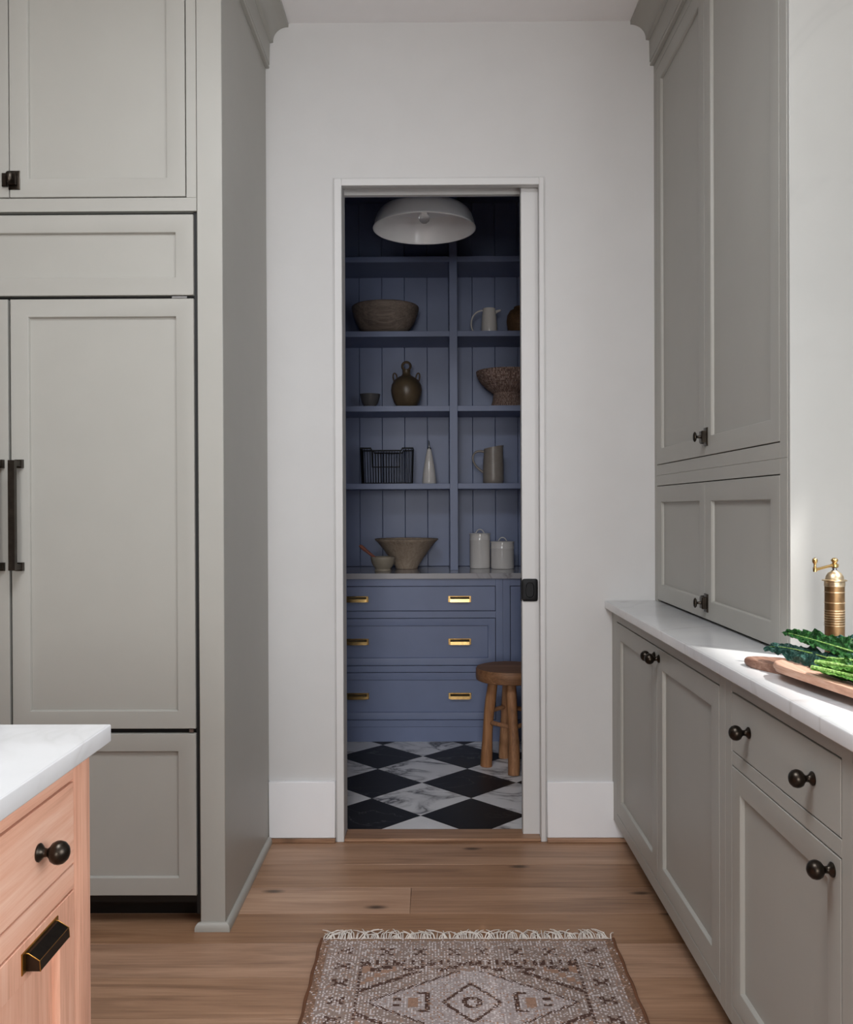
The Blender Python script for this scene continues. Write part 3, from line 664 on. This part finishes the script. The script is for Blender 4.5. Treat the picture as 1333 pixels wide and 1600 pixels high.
# wire basket
wx0, wx1, wy0, wy1, wh = -0.412, -0.112, 5.06, 5.28, 0.205
t = thing('wire_basket', ((wx0+wx1)/2, (wy0+wy1)/2, Z1), 'black wire basket on the lower left pantry shelf', 'basket')
def bpt(u, s):   # perimeter parameter u in 0..4 to point; s = height share, slightly flared
    k = 0.96 + 0.04*s; xm, ym = (wx0+wx1)/2, (wy0+wy1)/2; hx, hy = (wx1-wx0)/2*k, (wy1-wy0)/2*k
    i, f_ = int(u) % 4, u-int(u)
    cs = [(-hx, -hy), (hx, -hy), (hx, hy), (-hx, hy)]; a_, c_ = cs[i], cs[(i+1) % 4]
    return Vector((xm+a_[0]+(c_[0]-a_[0])*f_, ym+a_[1]+(c_[1]-a_[1])*f_, Z1+0.004+s*(wh-0.006)))
def top(u):
    f_ = u-int(u); i = int(u) % 4
    if i in (0, 2): return 0.94 if 0.22 < f_ < 0.78 else 1.0
    return 1.0
rim = []
for i in range(4):
    for f_ in ((0.0, 0.2, 0.22, 0.24, 0.5, 0.76, 0.78, 0.80) if i in (0, 2) else (0.0, 0.5)): rim.append(bpt(i+f_, 0.93 if (i in (0, 2) and 0.22 <= f_ <= 0.78) else 1.0))
obj('rim', tube(newbm(), rim, 0.0046, 6, True), 'blackmetal', t)
b = newbm()
for i, cnt in ((0, 19), (1, 10), (2, 19), (3, 10)):
    for q in range(cnt):
        u = i + (q+0.5)/cnt; f_ = u-i; tp = 0.93 if (i in (0, 2) and 0.21 < f_ < 0.79) else 1.0
        tube(b, [bpt(u, 0), bpt(u, tp)], 0.0019, 5)
for q in range(13):
    a_, c_ = bpt((q+0.5)/13, 0), bpt(2+1-(q+0.5)/13, 0); tube(b, [a_, c_], 0.0014, 5)
obj('wires', b, 'blackmetal', t)
obj('bottom_ring', tube(newbm(), [bpt(u, 0) for u in (0, 1, 2, 3)], 0.003, 6, True), 'blackmetal', t)
b = newbm(); p = [bpt(0.22, 0.93), bpt(0.22, 0.46), bpt(0.76, 0.46), bpt(0.76, 0.93)]; tube(b, [q+Vector((0, -0.004, 0)) for q in p], 0.0036, 6); obj('label_frame', b, 'blackmetal', t)
# oil bottle
ox = -0.0186
t = vessel('oil_bottle', ox, 5.14, Z1, [(0.038, 0.0), (0.041, 0.003), (0.0405, 0.02), (0.034, 0.08), (0.024, 0.14), (0.0145, 0.188), (0.0125, 0.198), (0.0125, 0.202)], 'ceramic', 'white cone-shaped oil bottle with a metal pourer', 'bottle', 0.003)
b = lathe(newbm(), [(0.011, 0.200), (0.0135, 0.203), (0.013, 0.209), (0.0065, 0.212), (0.0055, 0.225), (0.004, 0.23)], 16, (ox, 5.14, Z1)); tube(b, [(ox, 5.14, Z1+0.225), (ox-0.001, 5.14, Z1+0.243), (ox-0.004, 5.14, Z1+0.252)], 0.0035, 8); obj('pourer', b, 'steel', t)
# pitcher
qx = 0.353
t = vessel('pitcher', qx, 5.14, Z1, [(0.052, 0.0), (0.058, 0.004), (0.060, 0.02), (0.0605, 0.08), (0.058, 0.14), (0.0545, 0.19), (0.0535, 0.205), (0.054, 0.212)], 'stoneware', 'tall grey stoneware pitcher with a loop handle', 'pitcher', 0.005)
for v in t.children[0].data.vertices:
    if v.co.z > 0.15: k_ = (v.co.z-0.15)/0.06; v.co.z += 0.010*k_*(v.co.x/0.055); v.co.x += 0.010*k_*max(0, (v.co.x/0.055)-0.5)
obj('handle', tube(newbm(), bez([(qx-0.052, 5.14, Z1+0.185), (qx-0.125, 5.14, Z1+0.21), (qx-0.155, 5.14, Z1+0.13), (qx-0.085, 5.14, Z1+0.085), (qx-0.057, 5.14, Z1+0.066)], 18), [0.0075-0.002*math.sin(PI*k/18) for k in range(19)], 10), 'stoneware', t)
# mortar and pestle
mx, my = -0.279, 4.955
t = vessel('mortar', mx, my, Z0, [(0.045, 0.0), (0.047, 0.003), (0.046, 0.009), (0.042, 0.014), (0.054, 0.028), (0.064, 0.048), (0.068, 0.068), (0.0695, 0.078), (0.068, 0.081)], 'stoneware2', 'small taupe mortar in front of the big cone-shaped bowl', 'mortar', 0.009)
t = thing('pestle', (mx-0.03, my, Z0+0.02), 'reddish wooden pestle leaning out of the mortar', 'pestle')
a_, c_ = Vector((mx+0.012, my+0.01, Z0+0.026)), Vector((mx-0.130, my-0.01, Z0+0.146)); n_ = 12
obj('shaft', tube(newbm(), [a_.lerp(c_, k/n_) for k in range(n_+1)], [0.0135, 0.015, 0.0135, 0.010, 0.0085, 0.008, 0.008, 0.0082, 0.0088, 0.0095, 0.0105, 0.0112, 0.007], 12), 'red_wood', t)
# big bowl
vessel('large_bowl', -0.152, 5.15, Z0, [(0.060, 0.0), (0.064, 0.003), (0.066, 0.012), (0.098, 0.062), (0.135, 0.115), (0.168, 0.155), (0.184, 0.168), (0.185, 0.173), (0.180, 0.175)], 'bigbowl', 'large pale cone-shaped wooden bowl on the pantry worktop', 'bowl', 0.012, 56, None, None, 0.015, 9)
# canisters
for x, y, r, hh, lab in ((0.276, 5.175, 0.060, 0.196, 'taller of the two white ceramic canisters, next to the shelf divider'), (0.404, 5.13, 0.067, 0.150, 'shorter wider of the two white ceramic canisters on the worktop')):
    t = vessel('canister', x, y, Z0, [(r-0.004, 0.0), (r-0.001, 0.003), (r, 0.008), (r, hh-0.035), (r+0.0012, hh-0.033), (r+0.0012, hh-0.030), (r, hh-0.028), (r-0.0005, hh)], 'ceramic', lab, 'canister', 0.005, 48, 'white canisters on the pantry worktop')
    l_ = obj('lid', lathe(newbm(), [(r-0.006, hh-0.004), (r-0.006, hh+0.0005), (r+0.002, hh+0.001), (r+0.003, hh+0.004), (r+0.001, hh+0.007), (r*0.6, hh+0.010), (0, hh+0.011)], 48, (x, y, Z0)), 'ceramic', t, smooth=60)
    obj('lid_handle', tube(newbm(), bez([(x-0.026, y, Z0+hh+0.009), (x-0.018, y, Z0+hh+0.010), (x-0.020, y, Z0+hh+0.036), (x, y, Z0+hh+0.034), (x+0.020, y, Z0+hh+0.036), (x+0.018, y, Z0+hh+0.010), (x+0.026, y, Z0+hh+0.009)], 18), 0.003, 8), 'ceramic', l_)

# ================================================================== THINGS ON THE COUNTER
# pepper mill
gx, gy, gz = 0.882, 1.95, 0.9142
t = thing('pepper_mill', (gx, gy, gz), 'tall engraved brass pepper mill with a crank handle on the worktop', 'pepper mill')
rings_ = [0.012, 0.060, 0.093, 0.0985, 0.104, 0.1095, 0.115, 0.1205, 0.126, 0.143, 0.166]
obj('barrel', lathe(newbm(), [(0, 0.0), (0.0214, 0.0), (0.0210, 0.003), (0.0206, 0.006), (0.0206, 0.176), (0.0206, 0.190), (0, 0.190)], 40, (gx, gy, gz)), metal('aged_brass', (140, 112, 80), 0.42, 0.3), t, smooth=30)
MB_ = metal('engraved_brass', (212, 192, 160), 0.35, 0.5)
for zz in rings_: obj('ring', lathe(newbm(), [(0.0204, zz-0.0012), (0.0217, zz-0.0008), (0.0217, zz+0.0008), (0.0204, zz+0.0012)], 40, (gx, gy, gz)), MB_, t, smooth=30)
obj('collar', lathe(newbm(), [(0.0204, 0.178), (0.0216, 0.179), (0.0216, 0.1885), (0.0204, 0.1895)], 40, (gx, gy, gz)), MB_, t, smooth=30)
obj('cap', lathe(newbm(), [(0.0200, 0.190), (0.0258, 0.1905), (0.0258, 0.1925), (0.0195, 0.194), (0.0182, 0.2005), (0.0138, 0.2075), (0.0075, 0.2115), (0.007, 0.213)], 40, (gx, gy, gz)), MB_, t, smooth=40)
b = lathe(newbm(), [(0.0048, 0.210), (0.0048, 0.221)], 12, (gx, gy, gz)); obj('spindle', b, 'steel', t)
b = newbm(); lathe(b, [(0.006, 0.219), (0.0085, 0.221), (0.0085, 0.227), (0.005, 0.229), (0.0048, 0.231), (0.0075, 0.234), (0.0075, 0.237), (0.004, 0.2405), (0, 0.241)], 20, (gx, gy, gz))
cd = Vector((-0.92, -0.39, 0)).normalized(); base_ = Vector((gx, gy, gz))
tube(b, [base_+cd*s+Vector((0, 0, zz)) for s, zz in ((0.004, 0.2240), (0.02, 0.2225), (0.04, 0.219), (0.056, 0.2165))], [0.0035, 0.0032, 0.003, 0.0038], 8)
e_ = base_ + cd*0.057 + Vector((0, 0, 0.212))
lathe(b, [(0.0, 0.0), (0.0042, 0.0), (0.0042, 0.009), (0.0028, 0.011), (0.0028, 0.017), (0.0048, 0.020), (0.0058, 0.0245), (0.0045, 0.029), (0, 0.031)], 16, e_)
obj('crank', b, 'brass', t, smooth=50)

# cutting boards
def board(name, outline, z0, th, mat, label):
    b = newbm(); poly_slab(b, outline, z0, z0+th, th*0.42, 3)
    return tag(obj(name, b, mat, smooth=60), label, 'cutting board')
def smooth_poly(pts, it=2):
    for _ in range(it):
        out = []
        for a_, c_ in zip(pts, pts[1:]+pts[:1]):
            out += [(a_[0]*0.75+c_[0]*0.25, a_[1]*0.75+c_[1]*0.25), (a_[0]*0.25+c_[0]*0.75, a_[1]*0.25+c_[1]*0.75)]
        pts = out
    return pts
board('cutting_board', smooth_poly([(0.683, 1.985), (0.735, 2.005), (0.790, 1.955), (0.905, 1.88), (0.92, 1.70), (0.83, 1.66), (0.72, 1.885)]), 0.9145, 0.018, 'board_dark', 'dark rough-edged wooden board under the kale leaf tips')
board('serving_board', smooth_poly([(0.690, 1.835), (0.745, 1.875), (0.80, 1.82), (0.86, 1.62), (0.88, 1.36), (0.77, 1.33), (0.715, 1.66)]), 0.9330, 0.015, 'board_light', 'light brown wooden board lying in front, on top of the darker board')

# kale
def leaf(name, pts, wid, mat, stemmat, label, up=(0, 0, 1), curl=0.3, ruff=0.006, seed=0, stem_r=0.004, stem_from=0.0, ns=80, nt=18):
    cl = bez(pts, ns); upv = Vector(up); base_ = min(cl, key=lambda q: q.z)
    t = thing(name, (cl[0].x, cl[0].y, min(q.z for q in cl)-0.004), label, 'kale leaf', 'kale leaves on the cutting boards')
    b = newbm(); grid = []
    for i, c_ in enumerate(cl):
        s = i/ns; tg = (cl[min(i+1, ns)]-cl[max(i-1, 0)]).normalized(); sd = tg.cross(upv).normalized(); nr = sd.cross(tg).normalized()
        wv = wid*max(0.0, math.sin(PI*min(1, (s-stem_from)/(1-stem_from))**0.75))**0.6 if s > stem_from else 0.0
        wv = max(wv, 0.0015); row = []
        for j in range(nt+1):
            q = 2*j/nt-1; p_ = c_ + sd*q*wv
            nz = noise.noise(Vector((s*15+seed, q*2.6+seed*3, 1)))*ruff*1.2 + noise.noise(Vector((s*30+seed, q*6, 7)))*ruff*0.6
            edge = abs(q)**2
            p_ = p_ + nr*(curl*wv*edge + nz*(0.55+edge*0.9)*min(1, wv/0.012)) + sd*noise.noise(Vector((s*11, q*2, seed)))*ruff*0.8*edge
            p_.z = max(p_.z, 0.9345); row.append(b.verts.new(p_))
        grid.append(row)
    for a_, c_ in zip(grid, grid[1:]):
        for j in range(nt): b.faces.new((a_[j], a_[j+1], c_[j+1], c_[j]))
    bmesh.ops.solidify(b, geom=list(b.faces), thickness=0.0009)
    obj('blade', b, mat, t, smooth=180)
    n_ = len(cl)-6
    obj('stem', tube(newbm(), [q+Vector((0, 0, 0.0012)) for q in cl[:n_]], [stem_r*(1-0.85*k/n_) for k in range(n_)], 8), stemmat, t)
    return t
leaf('kale_leaf', [(0.800, 1.56, 0.975), (0.775, 1.66, 0.968), (0.762, 1.78, 0.974), (0.742, 1.88, 0.978), (0.722, 1.940, 0.958)], 0.024, 'kale_blue', 'kale_stem', 'blue-green crinkled kale leaf with its tip hanging past the dark board', up=(-0.25, -0.75, 0.6), curl=-0.45, ruff=0.009, seed=2, stem_r=0.0025)
leaf('kale_leaf', [(0.820, 1.58, 0.985), (0.800, 1.68, 0.990), (0.790, 1.78, 0.992), (0.772, 1.86, 0.996), (0.756, 1.92, 0.996)], 0.024, 'kale_green', 'kale_stem', 'upright dark green kale leaf pointing up behind the others', up=(-0.3, -0.6, 0.7), curl=0.35, ruff=0.007, seed=5, stem_r=0.0025)
leaf('kale_leaf', [(0.895, 1.60, 1.002), (0.870, 1.70, 1.005), (0.852, 1.78, 1.003), (0.826, 1.86, 0.990)], 0.024, 'kale_blue', 'kale_stem', 'bumpy blue-green kale leaf in front of the brass mill', up=(-0.2, -0.7, 0.65), curl=-0.4, ruff=0.009, seed=9, stem_r=0.0025)
leaf('kale_leaf', [(0.850, 1.50, 0.992), (0.820, 1.60, 0.990), (0.795, 1.68, 0.986), (0.772, 1.74, 0.978)], 0.022, 'kale_blue', 'kale_stem', 'dark blue-green kale leaf lying across the middle of the bunch', up=(-0.2, -0.6, 0.7), curl=-0.35, ruff=0.009, seed=31, stem_r=0.0025)
leaf('kale_leaf', [(0.722, 1.690, 0.9600), (0.745, 1.62, 0.962), (0.772, 1.54, 0.964), (0.80, 1.44, 0.962)], 0.014, 'kale_light', 'kale_stem', 'pale green kale stalk lying nearest on the light board', up=(-0.3, -0.4, 0.8), curl=0.45, ruff=0.004, seed=12, stem_r=0.0052, stem_from=0.0)
leaf('kale_leaf', [(0.733, 1.700, 0.969), (0.756, 1.64, 0.974), (0.783, 1.56, 0.978), (0.815, 1.46, 0.978)], 0.015, 'kale_light', 'kale_stem', 'second pale kale stalk resting on the nearest one', up=(-0.3, -0.5, 0.8), curl=0.35, ruff=0.005, seed=17, stem_r=0.0045, stem_from=0.0)
leaf('kale_leaf', [(0.752, 1.690, 0.978), (0.772, 1.63, 0.985), (0.795, 1.56, 0.990), (0.83, 1.46, 0.988)], 0.018, 'kale_green', 'kale_stem', 'frilly mid green kale leaf on top of the pale stalks', up=(-0.3, -0.5, 0.8), curl=-0.35, ruff=0.009, seed=15, stem_r=0.003, stem_from=0.02)
leaf('kale_leaf', [(0.740, 1.680, 0.953), (0.765, 1.60, 0.954), (0.785, 1.50, 0.954), (0.81, 1.40, 0.953)], 0.015, 'kale_green', 'kale_stem', 'green kale leaf pressed flat underneath the pale stalks', up=(-0.2, -0.4, 0.85), curl=0.3, ruff=0.003, seed=21, stem_r=0.004, stem_from=0.0)

# ================================================================== RUG
RX0, RX1, RY1, RY0 = -0.3300, 0.5215, 2.585, 0.35
t = thing('rug', ((RX0+RX1)/2, 1.4, 0), 'faded brown and grey patterned runner rug with cotton fringe', 'rug')
CELL = 0.0043
nu, nv = int((RX1-RX0)/CELL), int((RY1-RY0)/CELL)
bm = newbm(); W = RX1-RX0
cl_layer = bm.loops.layers.float_color.new('Col')
pal = {'bg': (142, 124, 115), 'bg2': (166, 153, 150), 'br': (76, 50, 39), 'tan': (158, 124, 104), 'wh': (200, 190, 188), 'edge': (122, 94, 76), 'gold': (140, 112, 92)}
def pattern(u, v):
    """u across (0..W), v from the far end; returns a palette key, mirrored about the middle"""
    c = abs(u - W/2); rep = v % 0.62 if v > 0.19 else v
    if c > W/2-0.024: return 'edge'
    if v < 0.016: return 'gold'
    border = c > W/2-0.135
    if border or v < 0.125:
        # small H and dash motifs on the border
        if border: a_, q = (c-(W/2-0.135))/0.111, (v-0.055) % 0.085
        else: a_, q = None, None
        if border:
            if 0.32 < a_ < 0.72 and q < 0.034:
                if (q < 0.011 or q > 0.023) and (0.32 < a_ < 0.44 or 0.60 < a_ < 0.72): return 'br'
                if 0.011 <= q <= 0.023 and 0.40 < a_ < 0.64: return 'br'
            if a_ < 0.10 and v > 0.12 and (v*60) % 1 < 0.7: return 'br'
            return 'bg'
        q = (c*1000) % 95
        if 0.062 < v < 0.098 and 22 < q < 58:
            r_ = v-0.062
            if (r_ < 0.009 or r_ > 0.027) and (q < 34 or q > 46): return 'br'
            if 0.009 <= r_ <= 0.027 and 34 <= q <= 46: return 'br'
        return 'bg'
    if 0.125 <= v < 0.185:
        st = 0.015*((int(c/0.03)) % 3)
        if 0.138+st < v < 0.156+st: return 'br'
        if v < 0.150 and (c*40) % 1 < 0.35: return 'br'
        if v > 0.16+st and c > 0.2: return 'tan'
        return 'bg'
    vv = abs(((v-0.335+0.31) % 0.62) - 0.31)
    # large diamond outline
    dd = c/0.27 + vv/0.17
    if abs(dd-1.0) < 0.030 and (int((c+vv)/CELL) % 3 != 0): return 'br'
    if dd > 1.0:
        if dd > 1.34 and dd < 1.44: return 'br'
        if dd > 1.55 and (int(c/0.02)+int(vv/0.02)) % 3 == 0: return 'tan'
        return 'bg'
    rr_ = max(c/0.10, vv/0.085)
    if abs(c-0.115) < 0.007 and vv < 0.045: return 'br'
    if 0.115 < c < 0.14 and 0.036 < vv < 0.045: return 'br'
    if abs(c-0.15) < 0.014 and vv < 0.022: return 'tan'
    if (c/0.075+vv/0.09) < 1.06 and (c/0.075+vv/0.09) > 0.90: return 'br'
    if c*c+vv*vv < 0.027**2 and c*c+vv*vv > 0.014**2: return 'br'
    if 0.18 < c < 0.2 and vv < 0.02 and vv > 0.008: return 'br'
    return 'bg2'
gv = [[bm.verts.new((RX0+W*i/nu, RY1-(RY1-RY0)*j/nv, 0.0085 + 0.0012*random.random() + (0 if 0 < i < nu and 0 < j < nv else -0.006))) for i in range(nu+1)] for j in range(nv+1)]
for j in range(nv):
    for i in range(nu):
        f = bm.faces.new((gv[j][i], gv[j+1][i], gv[j+1][i+1], gv[j][i+1]))
        u, v = W*(i+0.5)/nu, (RY1-RY0)*(j+0.5)/nv
        k = pattern(u, v); fade = noise.noise(Vector((u*5, v*5, 3)))
        if k == 'br' and random.random() < 0.20 + 0.5*max(0, fade): k = 'bg'
        if k in ('bg', 'bg2') and random.random() < (0.42 if i % 2 else 0.06): k = 'wh'
        if k in ('bg', 'bg2') and random.random() < 0.10: k = 'tan'
        if k in ('edge', 'gold') and random.random() < 0.25: k = 'wh' if random.random() < 0.3 else 'tan'
        s = (0.86 + 0.28*random.random())*(1+0.18*fade)
        col = tuple(min(1, x*s) for x in lin(pal[k])[:3]) + (1,)
        for lp_ in f.loops: lp_[cl_layer] = col
r_ = obj('pile', bm, 'rug', t, smooth=180, recalc=False)
obj('backing', box(newbm(), RX0, RX1, RY0, RY1, 0.0005, 0.0075), paint('rug_backing', (96, 74, 58), 0.9), t)
b = newbm()
for sg, xe in ((-1, RX0), (1, RX1)): tube(b, [(xe+0.0015*math.sin(k*0.9), RY0+(RY1-RY0)*k/120, 0.0062) for k in range(121)], 0.0052, 8)
obj('edge_binding', b, paint('rug_edge', (104, 66, 42), 0.9, 0.2), t)
b = newbm()
n_ = 170
for k in range(n_):
    x = RX0+0.006+(W-0.012)*(k+random.uniform(-0.3, 0.3))/(n_-1); a_ = random.uniform(-0.35, 0.35)+0.75*math.sin(k*0.8)*math.cos(k*0.13); L = random.uniform(0.042, 0.068)
    z_ = random.uniform(0.002, 0.009)
    tube(b, [(x, RY1-0.002, 0.0075), (x+0.2*L*a_, RY1+L*0.4, z_+0.004), (x+0.7*L*a_, RY1+L*0.8, z_), (x+L*a_*1.1, RY1+L, max(0.0015, z_-0.004))], [0.0018, 0.0016, 0.0014, 0.0010], 5)
tube(b, [(RX0+W*k/60, RY1+0.001, 0.007+0.0008*math.sin(k*2.1)) for k in range(61)], 0.0015, 6)
o_ = obj('fringe', b, 'fringe', t); o_['kind'] = 'stuff'
